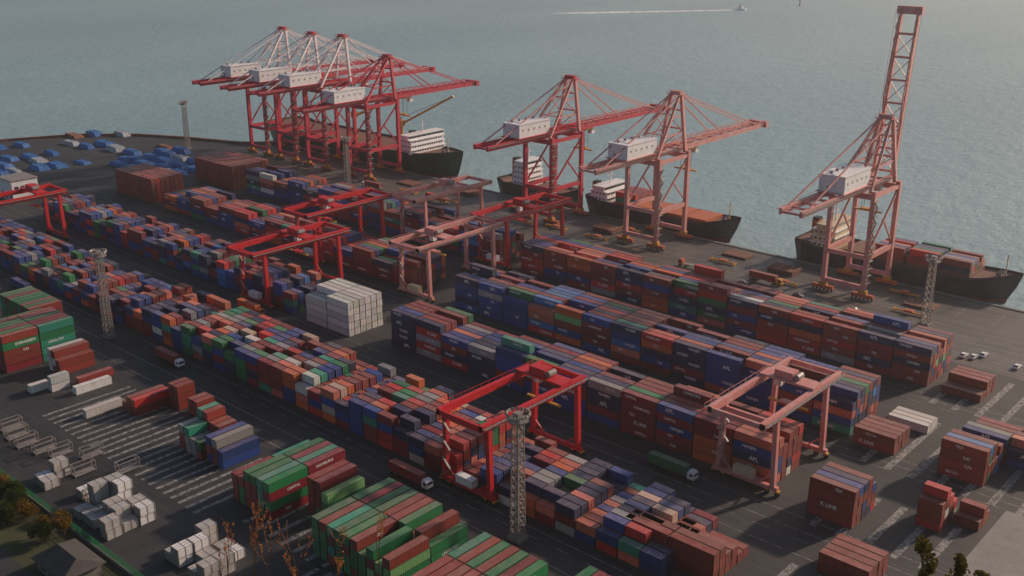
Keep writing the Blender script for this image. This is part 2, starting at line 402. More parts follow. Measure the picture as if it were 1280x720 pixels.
    for k in range(5): mb.box(cx+5.2,cx+5.25,hy0+2+k*4,hy0+3.0+k*4,hz+3.4,hz+4.3,M['steel'])
    mb.box(cx-2,cx-1,hy0-.05,hy0,hz+.5,hz+2.6,M['steel'])
    ty=YS-8 if up else YS+12
    mb.box(cx-3.3,cx+3.3,ty-3,ty+3,zb2-2.2,zb2-1.3,M['yellow'])
    mb.box(cx+.5,cx+3,ty+3,ty+5.6,zb2-4.6,zb2-2.0,M['white']); mb.box(cx+.7,cx+2.8,ty+5.6,ty+5.65,zb2-4.3,zb2-2.5,M['glass'])
    zs=zb2-12
    for a in (-1,1):
        for b_ in (-1,1): mb.beam((cx+a*2,ty+b_*1.2,zb2-2.2),(cx+a*2,ty+b_*1.2,zs),.12,.12,M['black'])
    mb.box(cx-6,cx+6,ty-.5,ty+.5,zs-.6,zs,M['yellow']); mb.box(cx-2.5,cx+2.5,ty-1.2,ty+1.2,zs,zs+.6,M['yellow'])
    for k in range(14):
        y=yb+4+k*4.5; mb.beam((cx-g-.9,y,zb2-.8),(cx-g-.9,y+2.2,zb2-2.2),.1,.1,M['black']); mb.beam((cx-g-.9,y+2.2,zb2-2.2),(cx-g-.9,y+4.5,zb2-.8),.1,.1,M['black'])
    mb.build('ship_to_shore_crane')
sts(-562,48,76,M['red'],M['craneupper'],yt=482)
sts(-533,48,75,M['red'],M['craneupper'],yt=482)
sts(-504,48,75.5,M['red'],M['craneupper'],yt=482)
sts(-465,43,67,M['red'],M['red'],yt=482)
sts(-330,42,68,M['red'],M['pink'])
sts(-268,41,67,M['pink'],M['pink'])
sts(-169,43,68,M['pink'],M['pink'],up=True,yb=337)

# ------------------------------------------------------------------ RTGs
def rtg(xc,y0,y1,m,over=7,H=22.5,tro=.4,w=8.2):
    mb=MB()
    for y in (y0,y1):
        mb.beam((xc-w-1.5,y,2.0),(xc+w+1.5,y,2.0),1.3,1.1,m)
        for s in (-1,1):
            mb.beam((xc+s*w,y,2.4),(xc+s*(w-.6),y,H-1),1.3,1.4,m)
            for k in (-1,1):
                xx=xc+s*w+k*1.5
                mb.tube((xx,y-.45,.8),(xx,y+.45,.8),.8,.8,M['black'],10)
                mb.box(xx-.5,xx+.5,y-.7,y+.7,1.1,1.6,M['yellow'])
        mb.beam((xc-w,y,H-2.2),(xc+w,y,H-2.2),.8,1.2,m)
        mb.beam((xc-w,y,6),(xc-w+4,y,2.6),.4,.4,m); mb.beam((xc+w,y,6),(xc+w-4,y,2.6),.4,.4,m)
    mb.box(xc-3.5,xc+2.5,y0-1.1,y0+1.1,2.7,5.0,M['white'] if m is not M['pink'] else M['cream'])
    z=3;d=1
    while z<H-4:
        mb.beam((xc-w+1.5-1.4*d,y0-1.2,z),(xc-w+1.5+1.4*d,y0-1.2,z+2.8),.6,.15,M['steel']); z+=2.8; d=-d
    for s in (-1,1):
        x=xc+s*(w-.6)
        mb.beam((x,y0-over,H),(x,y1+over,H),1.2,2.0,m)
        mb.beam((x+s*1.2,y0-over,H+.2),(x+s*1.2,y1+over,H+.2),.9,.1,M['steel'])
        mb.beam((x+s*1.6,y0-over,H+1.3),(x+s*1.6,y1+over,H+1.3),.1,.1,m)
        yy=y0-over
        while yy<y1+over: mb.beam((x+s*1.6,yy,H+.2),(x+s*1.6,yy,H+1.3),.1,.1,m); yy+=3
    for y in (y0-over+.4,y1+over-.4): mb.beam((xc-w,y,H),(xc+w,y,H),.8,1.4,m)
    ty=y0+(y1-y0)*tro
    mb.box(xc-w,xc+w,ty-2.6,ty+2.6,H+1.1,H+1.7,m)
    mb.box(xc-4,xc+1.5,ty-1.8,ty+1.8,H+1.7,H+3.8,m); mb.tube((xc+2.5,ty-1.5,H+2.8),(xc+2.5,ty+1.5,H+2.8),.9,.9,M['steel'],10)
    mb.box(xc-w+2,xc-w+4.2,ty+2.8,ty+5,H-3.2,H-.8,M['white']); mb.box(xc-w+2.2,xc-w+4,ty+5,ty+5.04,H-2.9,H-1.4,M['glass'])
    zs=H-6
    for a in (-1,1):
        for b_ in (-1,1): mb.beam((xc+a*2.5,ty+b_*1,H+1.1),(xc+a*2,ty+b_*.9,zs),.1,.1,M['black'])
    mb.box(xc-6,xc+6,ty-.4,ty+.4,zs-.5,zs,M['yellow']); mb.box(xc-2.4,xc+2.4,ty-1.2,ty+1.2,zs,zs+.5,m)
    mb.build('rubber_tyred_gantry_crane')
rtg(-173,175.8,212,M['rtgred'],over=3,tro=.85)
rtg(-121,229,257,M['pink'],over=8,tro=.75)
rtg(-335,224,260,M['rtgred'],over=6,tro=.6)
rtg(-364,273,309,M['rtgred'],over=7,tro=.3)
rtg(-294,271,308,M['pink'],over=6,tro=.3)
rtg(-298,321,358,M['rtgred'],over=6,tro=.5)
rtg(-348,321,358,M['pink'],over=7,tro=.6)
rtg(-483,175.6,216,M['rtgred'],over=4,tro=.8)

# ------------------------------------------------------------------ light towers
def mast(x,y,h,w=1.3):
    mb=MB(); m=M['steel']
    mb.box(x-2,x+2,y-2,y+2,0.02,.8,M['concrete'])
    T=lambda z: w*(1-.25*z/h)
    for a in (-1,1):
        for b_ in (-1,1): mb.beam((x+a*w,y+b_*w,.8),(x+a*w*.75,y+b_*w*.75,h),.24,.24,m)
    z=.8;st=2.4
    while z+st<=h:
        t,t2=T(z),T(z+st)
        for (a,b_,c,d) in ((-1,-1,1,-1),(1,-1,1,1),(1,1,-1,1),(-1,1,-1,-1)):
            mb.beam((x+a*t,y+b_*t,z),(x+c*t2,y+d*t2,z+st),.14,.14,m); mb.beam((x+c*t,y+d*t,z),(x+a*t2,y+b_*t2,z+st),.14,.14,m)
            mb.beam((x+a*t,y+b_*t,z),(x+c*t,y+d*t,z),.14,.14,m)
        z+=st
    mb.tube((x,y,h-.2),(x,y,h),2.7,2.7,m,12)
    for k in range(16):
        a=2*math.pi*k/16; px,py=x+2.7*math.cos(a),y+2.7*math.sin(a)
        mb.beam((px,py,h),(px,py,h+1.2),.1,.1,m)
        a2=2*math.pi*(k+1)/16; mb.beam((px,py,h+1.2),(x+2.7*math.cos(a2),y+2.7*math.sin(a2),h+1.2),.1,.1,m)
        c=Vector((x+2.8*math.cos(a),y+2.8*math.sin(a),h+1.5))
        o=Vector((math.cos(a),math.sin(a),-.4)).normalized(); sd=Vector((-math.sin(a),math.cos(a),0)); up=o.cross(sd)
        mb.obox(c,o*.22,sd*.36,up*.34,m); mb.obox(c+o*.23,o*.01,sd*.3,up*.28,M['white'])
    mb.box(x-.9,x+.9,y-.9,y+.9,h,h+1.8,m)
    mb.build('floodlight_mast')
for a in ((-346,168,31),(-149,168.5,32.5),(-610,366,29),(-131,377,25),(-452,368,27),(-530,168,31)): mast(*a)

# ------------------------------------------------------------------ ships
def ship(x0,x1,yc,B,D,hull,sup=.12,suph=14,supm='cream',cont=None,cranes=(),hatch='deck'):
    mb=MB(); n=28; WL=-3.2; Lx=x1-x0
    ring=[]
    for i in range(n+1):
        t=i/n; x=x0+Lx*t
        w=B/2*(1 if t<.76 else max(.03,1-((t-.76)/.24)**2.0))
        if t<.1: w*=.82+.18*math.sin(t/.1*math.pi/2)
        ww=B/2*(1 if t<.66 else max(.01,1-((t-.66)/.34)**1.5))
        if t<.14: ww*=.5+.5*math.sin(t/.14*math.pi/2)
        zd=WL+D+(0 if t<.82 else ((t-.82)/.18)**1.2*3.2)+(1.2 if t<.1 else 0)
        xb=x-(4.5*((t-.8)/.2) if t>.8 else 0)
        ring.append([(xb-.5,ww*.93,WL-.5),(xb,ww,WL+1.8),(x-(x-xb)*.4,(ww+w)/2,(zd+WL)/2+1),(x,w,zd),(x,w-.12 if w>.5 else w,zd+1.1)])
    base=len(mb.v)
    for r in ring:
        for s in (-1,1):
            for (x,w,z) in r: mb.v.append((x,yc+s*w,z))
    for i in range(n):
        a=base+i*10; b_=a+10
        for k in range(4):
            m=M['boot'] if k==0 else hull
            mb.face([a+k,b_+k,b_+k+1,a+k+1],m); mb.face([a+5+k+1,b_+5+k+1,b_+5+k,a+5+k],m)
        mb.face([a+3,b_+3,b_+8,a+8],M['deck'])
    a=base
    for k in range(4): mb.face([a+k,a+k+1,a+5+k+1,a+5+k],hull)
    zd=WL+D
    sx0=x0+Lx*sup-5; sx1=sx0+11; lv=int(suph/2.8); m=M[supm]
    for k in range(lv):
        ins=.25*k; z=zd+k*2.8
        mb.box(sx0+ins,sx1-ins*.8,yc-B/2+1+ins,yc+B/2-1-ins,z+.02,z+2.6,m)
        mb.box(sx0-.6+ins,sx1+.8-ins*.8,yc-B/2+.5+ins,yc+B/2-.5-ins,z+2.6,z+2.8,M['white'])
        nw=int((B-4)/2)
        for q in range(nw): 
            yy=yc-B/2+2.2+ins+q*(B-4-2*ins)/nw
            mb.box(sx1-ins*.8,sx1-ins*.8+.05,yy,yy+.9,z+1.3,z+2.1,M['glass'])
        for q in range(4): mb.box(sx0+1.5+q*2.2,sx0+2.4+q*2.2,yc-B/2+.95+ins,yc-B/2+1+ins,z+1.3,z+2.1,M['glass'])
    zt=zd+lv*2.8
    mb.box(sx0+2.5,sx1-1.5,yc-B/2,yc+B/2,zt,zt+2.6,m); mb.box(sx1-1.5,sx1-1.44,yc-B/2+.5,yc+B/2-.5,zt+1.1,zt+2.1,M['glass'])
    mb.box(sx0+2.2,sx1-1.1,yc-B/2-.2,yc+B/2+.2,zt+2.6,zt+2.8,m)
    mb.beam((sx0+6,yc,zt+2.8),(sx0+6,yc,zt+10),.5,.5,M['white']); mb.beam((sx0+6,yc-3,zt+7),(sx0+6,yc+3,zt+7),.2,.2,M['white'])
    mb.box(sx0-4,sx0-1,yc-2,yc+2,zd,zt+1.5,M['orange']); mb.box(sx0-3.9,sx0-1.1,yc-1.9,yc+1.9,zt+1.5,zt+2.6,M['black'])
    hx=sx1+4; k=0
    while hx+13<x0+Lx*.86:
        mb.box(hx,hx+12.6,yc-B/2+2.2,yc+B/2-2.2,zd,zd+1.7,M[hatch])
        if cont:
            for j in range(int((B-4)/2.5)):
                for q in range(cont(k,j)): mb.cont(hx+.2,yc-B/2+2.3+j*2.5,zd+1.72+q*2.59,L40,'X',vary(P_red()))
        hx+=13.6;k+=1
    for (cxx,L,ax,el) in cranes:
        x=x0+Lx*cxx; mb.tube((x,yc,zd),(x,yc,zd+14),1.3,1.1,M['yellow'],10); mb.box(x-1.8,x+1.8,yc-1.6,yc+1.6,zd+12.5,zd+16,M['yellow'])
        e=Vector((math.cos(ax)*math.cos(el),math.sin(ax)*math.cos(el),math.sin(el)))
        p=Vector((x,yc,zd+13.5)); sd=Vector((-math.sin(ax),math.cos(ax),0))
        for s in (-1,1): mb.beam(p+sd*s*1.0,p+e*L+sd*s*.3,.8,1.2,M['yellow'])
        for q in range(6): mb.beam(p+e*(L*q/6)+sd*.9,p+e*(L*(q+1)/6)-sd*.7,.3,.3,M['yellow'])
        mb.beam(Vector((x,yc,zd+17.5)),p+e*L,.2,.2,M['black']); mb.beam((x,yc,zd+16),(x,yc,zd+18),.6,.6,M['yellow'])
    fx=x0+Lx*.93; zf=zd+2.5
    mb.beam((fx,yc,zf-1),(fx,yc,zf+8),.4,.4,M['cream']); mb.beam((fx,yc-1.6,zf+5),(fx,yc+1.6,zf+5),.2,.2,M['cream'])
    for s in (-1,1): mb.tube((fx-3,yc+s*1.6,zf),(fx-1,yc+s*1.6,zf),.8,.8,M['steel'],8)
    mb.build('cargo_ship')
ship(-600,-426,433,30,13,M['hullgreen'],sup=.80,suph=8.5,supm='white',hatch='orange',cont=lambda k,j:random.choice([1,2,3]) ,cranes=((.45,34,.9,.35),(.70,38,.5,.5)))
ship(-388,-332,427,15,8,M['hullgreen'],sup=.30,suph=13,supm='white')
ship(-326,-240,429,20,9,M['hullblack'],sup=.10,suph=6,supm='white',hatch='orange',cont=lambda k,j: 2 if k<1 else 0,cranes=())
ship(-208,-114,430,22,9.5,M['hullblack'],sup=.14,suph=10,supm='cream',cont=lambda k,j: 0 if k<1 else random.choice([1,2,2]))

mb=MB(); mb.box(-905,-888,1550,1556,-3.2,-1,M['white']); mb.box(-901,-894,1551.5,1554.5,-1,2.5,M['white']); mb.box(-899,-897,1552,1554,2.5,5,M['steel']); mb.build('motor_boat')
mb=MB(); mb.tube((-860,1680,-3),(-860,1680,6),1.6,.6,M['steel'],8); mb.box(-862,-858,1678,1682,6,9,M['red']); mb.build('channel_buoy')
m_,nt,b=newmat('foam'); nt.links.new(mix(nt,ramp(nt,noise(nt,.15,4,objco(nt)),.3,.55),(0.3,0.37,0.39),(0.8,0.8,0.8)),b.inputs['Base Color']); b.inputs['Roughness'].default_value=.8
mb=MB(); n=24; prev=None
for k in range(n+1):
    t=k/n; x=-899-185*t; y=1549-250*t; ww=(6+13*t)*(1-t**5)*U(.7,1.2)
    p=((x-.8*ww,y+.6*ww,-3.17),(x+.8*ww,y-.6*ww,-3.17))
    if prev: mb.quad([prev[0],prev[1],p[1],p[0]],m_)
    prev=p
mb.build('boat_wake')

# ------------------------------------------------------------------ ground, water
def flat(name,pts,z,mat,thick=None):
    mb=MB(); n=len(pts)
    for p in pts: mb.v.append((p[0],p[1],z))
    mb.face(list(range(n)),mat)
    if thick:
        for p in pts: mb.v.append((p[0],p[1],z-thick))
        for k in range(n): mb.face([k,n+k,n+(k+1)%n,(k+1)%n],M['concrete'])
    return mb.build(name)
m_,nt,b=newmat('asphalt'); co=objco(nt)
c=mix(nt,ramp(nt,noise(nt,.02,5,co,.6),.35,.65),(0.018,0.019,0.024),(0.040,0.039,0.044))
c=mix(nt,mth(nt,'MULTIPLY',ramp(nt,noise(nt,.25,4,co),.5,.75),.65),c,(0.012,0.012,0.014))
vo=N(nt,'ShaderNodeTexVoronoi'); vo.feature='F1'; vo.inputs['Scale'].default_value=.09; nt.links.new(co,vo.inputs['Vector'])
sv=N(nt,'ShaderNodeSeparateColor'); nt.links.new(vo.outputs['Color'],sv.inputs[0])
c=mix(nt,mth(nt,'MULTIPLY',mth(nt,'GREATER_THAN',sv.outputs[0],.72),.16),c,(0.075,0.073,0.072))
co2=objco(nt,(.02,.9,1)); c=mix(nt,mth(nt,'MULTIPLY',ramp(nt,noise(nt,1,3,co2),.5,.7),.35),c,(0.085,0.08,0.078))
nt.links.new(c,b.inputs['Base Color']); b.inputs['Roughness'].default_value=.7; M['asphalt']=m_
m_,nt,b=newmat('quay_concrete'); co=objco(nt)
br=N(nt,'ShaderNodeTexBrick'); br.offset=0; nt.links.new(co,br.inputs['Vector']); br.inputs['Scale'].default_value=1
br.inputs['Brick Width'].default_value=10; br.inputs['Row Height'].default_value=8; br.inputs['Mortar Size'].default_value=.12
br.inputs['Color1'].default_value=(0.074,0.066,0.063,1); br.inputs['Color2'].default_value=(0.105,0.094,0.088,1); br.inputs['Mortar'].default_value=(0.035,0.035,0.035,1)
c=mix(nt,mth(nt,'MULTIPLY',ramp(nt,noise(nt,.06,5,co,.65),.4,.7),.6),br.outputs[0],(0.042,0.038,0.037))
c=mix(nt,mth(nt,'MULTIPLY',ramp(nt,noise(nt,1,3,objco(nt,(.03,.6,1))),.5,.7),.5),c,(0.18,0.155,0.14))
nt.links.new(c,b.inputs['Base Color']); b.inputs['Roughness'].default_value=.55; M['quay']=m_
m_,nt,b=newmat('road_paint'); co=objco(nt)
nt.links.new(mix(nt,ramp(nt,noise(nt,.8,4,co,.7),.40,.62),(0.30,0.295,0.29),(0.055,0.055,0.056)),b.inputs['Base Color']); b.inputs['Roughness'].default_value=.7; M['mark']=m_
m_,nt,b=newmat('yellow_road_paint'); co=objco(nt)
nt.links.new(mix(nt,ramp(nt,noise(nt,.8,4,co,.7),.4,.65),(0.40,0.24,0.05),(0.10,0.09,0.07)),b.inputs['Base Color']); M['ymark']=m_
m_,nt,b=newmat('grass'); co=objco(nt)
nt.links.new(mix(nt,noise(nt,.3,5,co,.7),(0.02,0.035,0.012),(0.07,0.07,0.03)),b.inputs['Base Color']); b.inputs['Roughness'].default_value=.95; M['grass']=m_
# sea
m_,nt,b=newmat('sea_water')
big=noise(nt,.004,3,objco(nt,(1,.4,1)))
c=mix(nt,ramp(nt,big,.35,.65),(0.215,0.335,0.38),(0.265,0.39,0.43))
nt.links.new(c,b.inputs['Base Color'])
b.inputs['Roughness'].default_value=.44; b.inputs['IOR'].default_value=1.33
h1=noise(nt,.13,4,objco(nt,(1,.5,1)),.60); h2=noise(nt,.5,2,objco(nt,(.8,1,1)),.6)
hh=mth(nt,'MULTIPLY_ADD',h2,.25,h1)
bp=N(nt,'ShaderNodeBump'); bp.inputs['Strength'].default_value=1; bp.inputs['Distance'].default_value=1.25
nt.links.new(hh,bp.inputs['Height']); nt.links.new(bp.outputs[0],b.inputs['Normal']); M['sea']=m_
flat('sea',[(-30000,-30000),(30000,-30000),(30000,30000),(-30000,30000)],-3.2,M['sea'])
land=[(400,-400),(400,416),(-578,416),(-600,398),(-640,384),(-676,366),(-706,338),(-724,300),(-740,220),(-760,100),(-760,-400)]
flat('yard_ground',land,0,M['asphalt'],thick=6)
flat('quay_apron',[(400,349),(400,415.4),(-577,415.4),(-577,349)],.004,M['quay'])
mb=MB(); mb.box(-577,400,414.6,416.2,.0,.35,M['concrete'])
x=-570
while x<395: mb.box(x,x+1.6,416.2,417,-2.5,-.3,M['black']); x+=8
mb.build('quay_kerb')
mb=MB()
for a,b_ in zip(land[2:8],land[3:9]): mb.beam((a[0]+1,a[1],.6),(b_[0]+1,b_[1],.6),1.6,1.6,M['rust'])
mb.build('sea_wall')
mb=MB()
for y in (387.2,388.8,410.2,411.8): mb.box(-577,400,y-.12,y+.12,.008,.03,M['steel'])
mb.build('crane_rail')
mb=MB()
def line(x0,x1,y0,y1,m='mark',z=.009): mb.quad([(x0,y0,z),(x1,y0,z),(x1,y1,z),(x0,y1,z)],M[m])
for y in (158,165,174.5,208,218,224,266,270,314,318): line(-560,-60,y-.13,y+.13)
for y in (171.5,214,262,310):
    x=-560
    while x<-60: line(x,x+5,y-.1,y+.1); x+=10
for y in (352,358,364,370,376,382): line(-560,200,y-.15,y+.15,'ymark' if y in(352,382) else 'mark')
x=-560
while x<100: line(x,x+.3,392,408); x+=14
mb.build('lane_markings')
mb=MB()
for k in range(24): line(-302+k*3.6,-302+k*3.6+1.2,122,151)
for k in range(14): line(-176+k*3.6,-176+k*3.6+1.3,122,129)
for k in range(9): line(-99+k*7,-99+k*7+1.9,222,246)
for k in range(9): line(-104+k*7,-104+k*7+1.9,262,300)
for k in range(9): line(-104+k*7,-104+k*7+1.9,312,344)
for k in range(7): line(-94+k*7,-94+k*7+1.9,180,204)
for k in range(10): line(-206+k*5,-206+k*5+1.5,128,152)
mb.build('container_slot_markings')
flat('concrete_road',[(-64,150),(60,150),(60,262),(-64,262)],.013,M['pale'])

# hill under the viewpoint
mb=MB(); n=60
def hz(x,y):
    d=math.hypot(x,y); z=143-.78*d
    z+=3*math.sin(x*.07)*math.cos(y*.06)
    return max(-1,min(z,141)*1.0)
for j in range(n+1):
    for i in range(n+1):
        x=-200+400*i/n; y=-200+400*j/n; mb.v.append((x,y,hz(x,y)))
for j in range(n):
    for i in range(n):
        a=j*(n+1)+i; mb.face([a,a+1,a+n+2,a+n+1],M['grass'])
mb.build('hillside',True)
flat('grass_verge',[(-420,20),(-150,20),(-150,96.5),(-420,96.5)],.006,M['grass'])
flat('access_road',[(-330,66),(-170,66),(-170,82),(-330,82)],.012,M['asphalt'])
mb=MB(); mb.box(-330,-150,97,97.25,0,.9,M['concrete'])
x=-330
while x<-150: mb.box(x,x+.1,97.05,97.15,.9,3.0,M['fence']); x+=.7
for z in (1.2,1.8,2.4,2.95): mb.box(-330,-150,97.08,97.12,z,z+.08,M['fence'])
mb.build('boundary_fence')

# ------------------------------------------------------------------ misc yard cargo
def pile(x,y,sx,sy,h,m):
    mb=MB(); nx,ny=8,6; rot=U(-.1,.1)
    for i in range(nx+1):
        for j in range(ny+1):
            u,v=i/nx*2-1,j/ny*2-1
            e=max(abs(u),abs(v)); z=h*(1 if e<.8 else .93)*U(.93,1.04) if e<1 else .05
            xx,yy=u*sx/2*(1 if e<1 else .96),v*sy/2
            mb.v.append((x+xx*math.cos(rot)-yy*math.sin(rot),y+xx*math.sin(rot)+yy*math.cos(rot),z+.01))
    for i in range(nx):
        for j in range(ny):
            a=i*(ny+1)+j; mb.face([a,a+ny+1,a+ny+2,a+1],m)
    mb.build('tarpaulin_covered_cargo')
for x in range(-700,-555,19):
    for y in range(226,362,12):
        if R()<.66 and not(x>-612 and y<300 ) and (y< 300+ (x+724)*1.1+20): pile(x+U(-3,3),y+U(-2,2),U(12,18),U(5,9),U(1.6,3.4),M['tarp'] if R()<.68 else (M['tarpw'] if R()<.4 else M['rust']))
for x in range(-600,-548,16):
    for y in range(312,350,11): pile(x,y,14,7,U(2,3.5),M['tarp'] if R()<.75 else M['tarpw'])
mb=MB(); mb.box(-576,-560,230,244,0,11,M['white']); mb.box(-576.4,-559.6,229.6,244.4,11,11.5,M['steel'])
for k in range(3): mb.box(-574+k*5,-571+k*5,229.9,230,0.2,4,M['steel'])
for k in range(4): mb.box(-560,-559.9,231.5+k*3.2,233.5+k*3.2,6,8,M['glass'])
mb.build('white_warehouse')
def crates(x0,y0,nx,ny,hm):
    for i in range(nx):
        for j in range(ny):
            mb=MB(); w=M['wrap'] if R()<.75 else M['white']; nn=random.randint(0,hm)
            for k in range(nn):
                x,y=x0+i*3.5+U(-.3,.3),y0+j*4.5+U(-.3,.3)
                mb.box(x,x+3.1,y,y+4.1,k*2.5+.15,k*2.5+2.5,w)
                for q in range(4): mb.box(x-.03+q*.98,x+.12+q*.98,y-.05,y+4.15,k*2.5+.1,k*2.5+2.54,M['steel'])
                for q in range(3): mb.box(x-.05,x+3.15,y-.06+q*1.98,y+.08+q*1.98,k*2.5+.1,k*2.5+2.55,M['steel'])
            if nn: mb.build('crated_cargo')
crates(-240,101,5,3,3); crates(-264,102,3,2,2); crates(-206,106,5,3,2); crates(-252,106,2,2,1)
for k in range(9):
    mb=MB(); x=-302+k*7+U(-1,1); y=U(106,120)
    for a in (0,6):
        for b_ in (0,2.4): mb.beam((x+b_,y+a,0),(x+b_,y+a,3.2),.2,.2,M['steel'])
        mb.beam((x,y+a,3.2),(x+2.4,y+a,3.2),.2,.2,M['steel']); mb.beam((x,y+a,0.1),(x+2.4,y+a,3.2),.12,.12,M['steel'])
    for b_ in (0,2.4):
        for z in (.4,1.8,3.2): mb.beam((x+b_,y,z),(x+b_,y+6,z),.18,.18,M['steel'])
    mb.box(x,x+2.4,y,y+6,.2,.4,M['steel']); mb.build('flat_rack')
def hatchstack(x,y,n):
    mb=MB()
    for k in range(n):
        ox,oy=U(-.4,.4),U(-.3,.3); z=.3+k*1.1
        mb.box(x+ox,x+12+ox,y+oy,y+8+oy,z,z+.55,M['rust'] if k%2 else M['deck'])
        for q in range(6): mb.box(x+ox+.4+q*2.2,x+ox+.7+q*2.2,y+oy+.1,y+oy+7.9,z+.55,z+.8,M['rust'])
        for q in (0,1):
            for w in (0,1): mb.box(x+ox+q*11.4,x+ox+.5+q*11.4,y+oy+w*7.4,y+oy+.5+w*7.4,z-.3 if k==0 else z-.32,z,M['steel'])
    mb.build('ship_hatch_cover')
def spreader(x,y):
    mb=MB(); mb.box(x-6,x+6,y-.35,y-.05,.5,1.0,M['yellow']); mb.box(x-6,x+6,y+.35,y+.65,.5,1.0,M['yellow'])
    for q in (-6,5.6): mb.box(x+q,x+q+.4,y-1.2,y+1.5,.1,1.05,M['yellow'])
    mb.box(x-1.6,x+1.6,y-1.0,y+1.3,1.0,1.6,M['orange'])
    mb.build('container_spreader')
for a in ((-300,393,2),(-232,401,1),(-206,394,2),(-146,392,1),(-355,394,2),(-440,394,1),(-400,400,2)): hatchstack(*a)
for a in ((-285,404),(-290,384),(-226,391),(-193,384),(-140,384),(-315,384),(-345,404),(-150,404),(-420,384)): spreader(*a)

mb=MB(); mb.box(-224,-211,84,93,0,3.2,M['concrete']); 
i=len(mb.v); mb.v+= [(-225,83,3.2),(-210,83,3.2),(-210,94,3.2),(-225,94,3.2),(-222,88.5,5.6),(-213,88.5,5.6)]
for f in ((0,1,5,4),(1,2,5),(2,3,4,5),(3,0,4),(3,2,1,0)): mb.face([i+k for k in f],M['roof'])
for k in range(3): mb.box(-222+k*4,-220+k*4,83.94,84,1,2.4,M['glass'])
mb.build('gate_house')

# ------------------------------------------------------------------ vehicles
def truck(x,y,d=1,load=None):
    mb=MB(); s=d
    X=lambda a:x+s*a
    def bx(a0,a1,y0,y1,z0,z1,m): mb.box(min(X(a0),X(a1)),max(X(a0),X(a1)),y+y0,y+y1,z0,z1,m)
    col=random.choice([M['white'],M['yellow'],M['orange']])
    bx(-6.5,6.2,-.5,.5,1.0,1.3,M['steel']); bx(-6.5,6,-1.15,1.15,1.3,1.45,M['steel'])
    bx(6.5,8.6,-1.2,1.2,.9,2.7,col); bx(6.7,8.3,-1.1,1.1,2.7,3.1,col); bx(8.6,8.64,-1.0,1.0,1.9,2.6,M['glass'])
    bx(7.3,8.3,-1.23,-1.2,1.8,2.5,M['glass']); bx(7.3,8.3,1.2,1.23,1.8,2.5,M['glass'])
    for a in (-5.5,-4.3,-3.1,4.9,7.8):
        for b_ in (-1.1,1.1): mb.tube((X(a),y+b_-.18,.5),(X(a),y+b_+.18,.5),.5,.5,M['black'],10)
    if load: mb.cont(min(X(-6.2),X(6.0)),y-1.22,1.46,L40,'X',vary(load))
    mb.build('container_truck')
for a in ((-310,170,1,BR),(-420,170,1,BL),(-140,221,1,GR),(-200,380,1,BR),(-230,376,-1,None),(-395,380,1,RD),(-440,376,-1,BR),(-330,217,1,OR),(-370,364,1,BL),(-190,170,1,BR)): truck(*a)
def car(x,y,rot,m):
    mb=MB()
    prof=[(-2.1,.35),(-2.15,.85),(-1.6,.98),(-1.1,1.42),(.5,1.45),(1.1,.98),(2.0,.85),(2.15,.5),(2.1,.35)]
    n=len(prof)
    cr,sr=math.cos(rot),math.sin(rot)
    for s in (-1,1):
        for a,z in prof:
            w=.85 if z<1.1 else .68
            mb.v.append((x+a*cr-s*w*sr,y+a*sr+s*w*cr,z))
    mb.face(list(range(n)),m); mb.face(list(range(n,2*n))[::-1],m)
    for k in range(n):
        k2=(k+1)%n; mm=M['glass'] if k in (2,4) else m
        mb.face([k,n+k,n+k2,k2],mm)
    for a in (-1.35,1.35):
        for s in (-1,1):
            c=Vector((x+a*cr-s*.8*sr,y+a*sr+s*.8*cr,.33)); d=Vector((-sr,cr,0))*.1; mb.tube(c-d,c+d,.33,.33,M['black'],10)
    for s in (-1,1):
        c=Vector((x-.3*cr-s*.78*sr,y-.3*sr+s*.78*cr,1.2)); mb.obox(c,Vector((cr,sr,0))*.75,Vector((-sr,cr,0))*.03,Vector((0,0,.15)),M['glass'])
    mb.build('parked_car')
for (x,y) in ((-109,356),(-106,357),(-104,361),(-92,358)): car(x,y,1.5,M['white'])
for k in range(3): car(-205+k*24,373+U(-1,1),0,random.choice([M['white'],M['steel']]))

# ------------------------------------------------------------------ vegetation
def leaves(mb,c,r,n,size,m,sq=(1,1,1)):
    for _ in range(n):
        while True:
            p=Vector((U(-1,1),U(-1,1),U(-1,1)))
            if p.length<1: break
        rad=p.length; p=Vector((p.x*sq[0],p.y*sq[1],p.z*sq[2]))*r+Vector(c)
        a=Vector((U(-1,1),U(-1,1),U(-1,1))).normalized(); b_=a.orthogonal().normalized()
        s=size*U(.6,1.3)
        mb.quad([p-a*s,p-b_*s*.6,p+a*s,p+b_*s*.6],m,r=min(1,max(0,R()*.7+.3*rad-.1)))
def bush_tree(x,y,z,h,r,m,name):
    mb=MB(); mb.tube((x,y,z-.5),(x,y,z+h*.55),.25,.12,M['bark'])
    for k in range(8):
        a=U(0,6.28); rr=r*U(.2,.75); c=(x+rr*math.cos(a),y+rr*math.sin(a),z+h*U(.4,.9))
        mb.tube((x,y,z+h*.35),c,.12,.04,M['bark'],5)
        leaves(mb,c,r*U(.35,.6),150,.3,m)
    mb.build(name)
for k in range(60):
    if R()<.6: x=U(-300,-212); y=U(86,95)
    else: x=U(-300,-190); y=U(52,64)
    if -228<x<-207 and y>80: continue
    bush_tree(x,y,0,U(3.5,7),U(2.2,4),M['leafy'] if R()<.45 else M['leaf'],'broadleaf_tree')
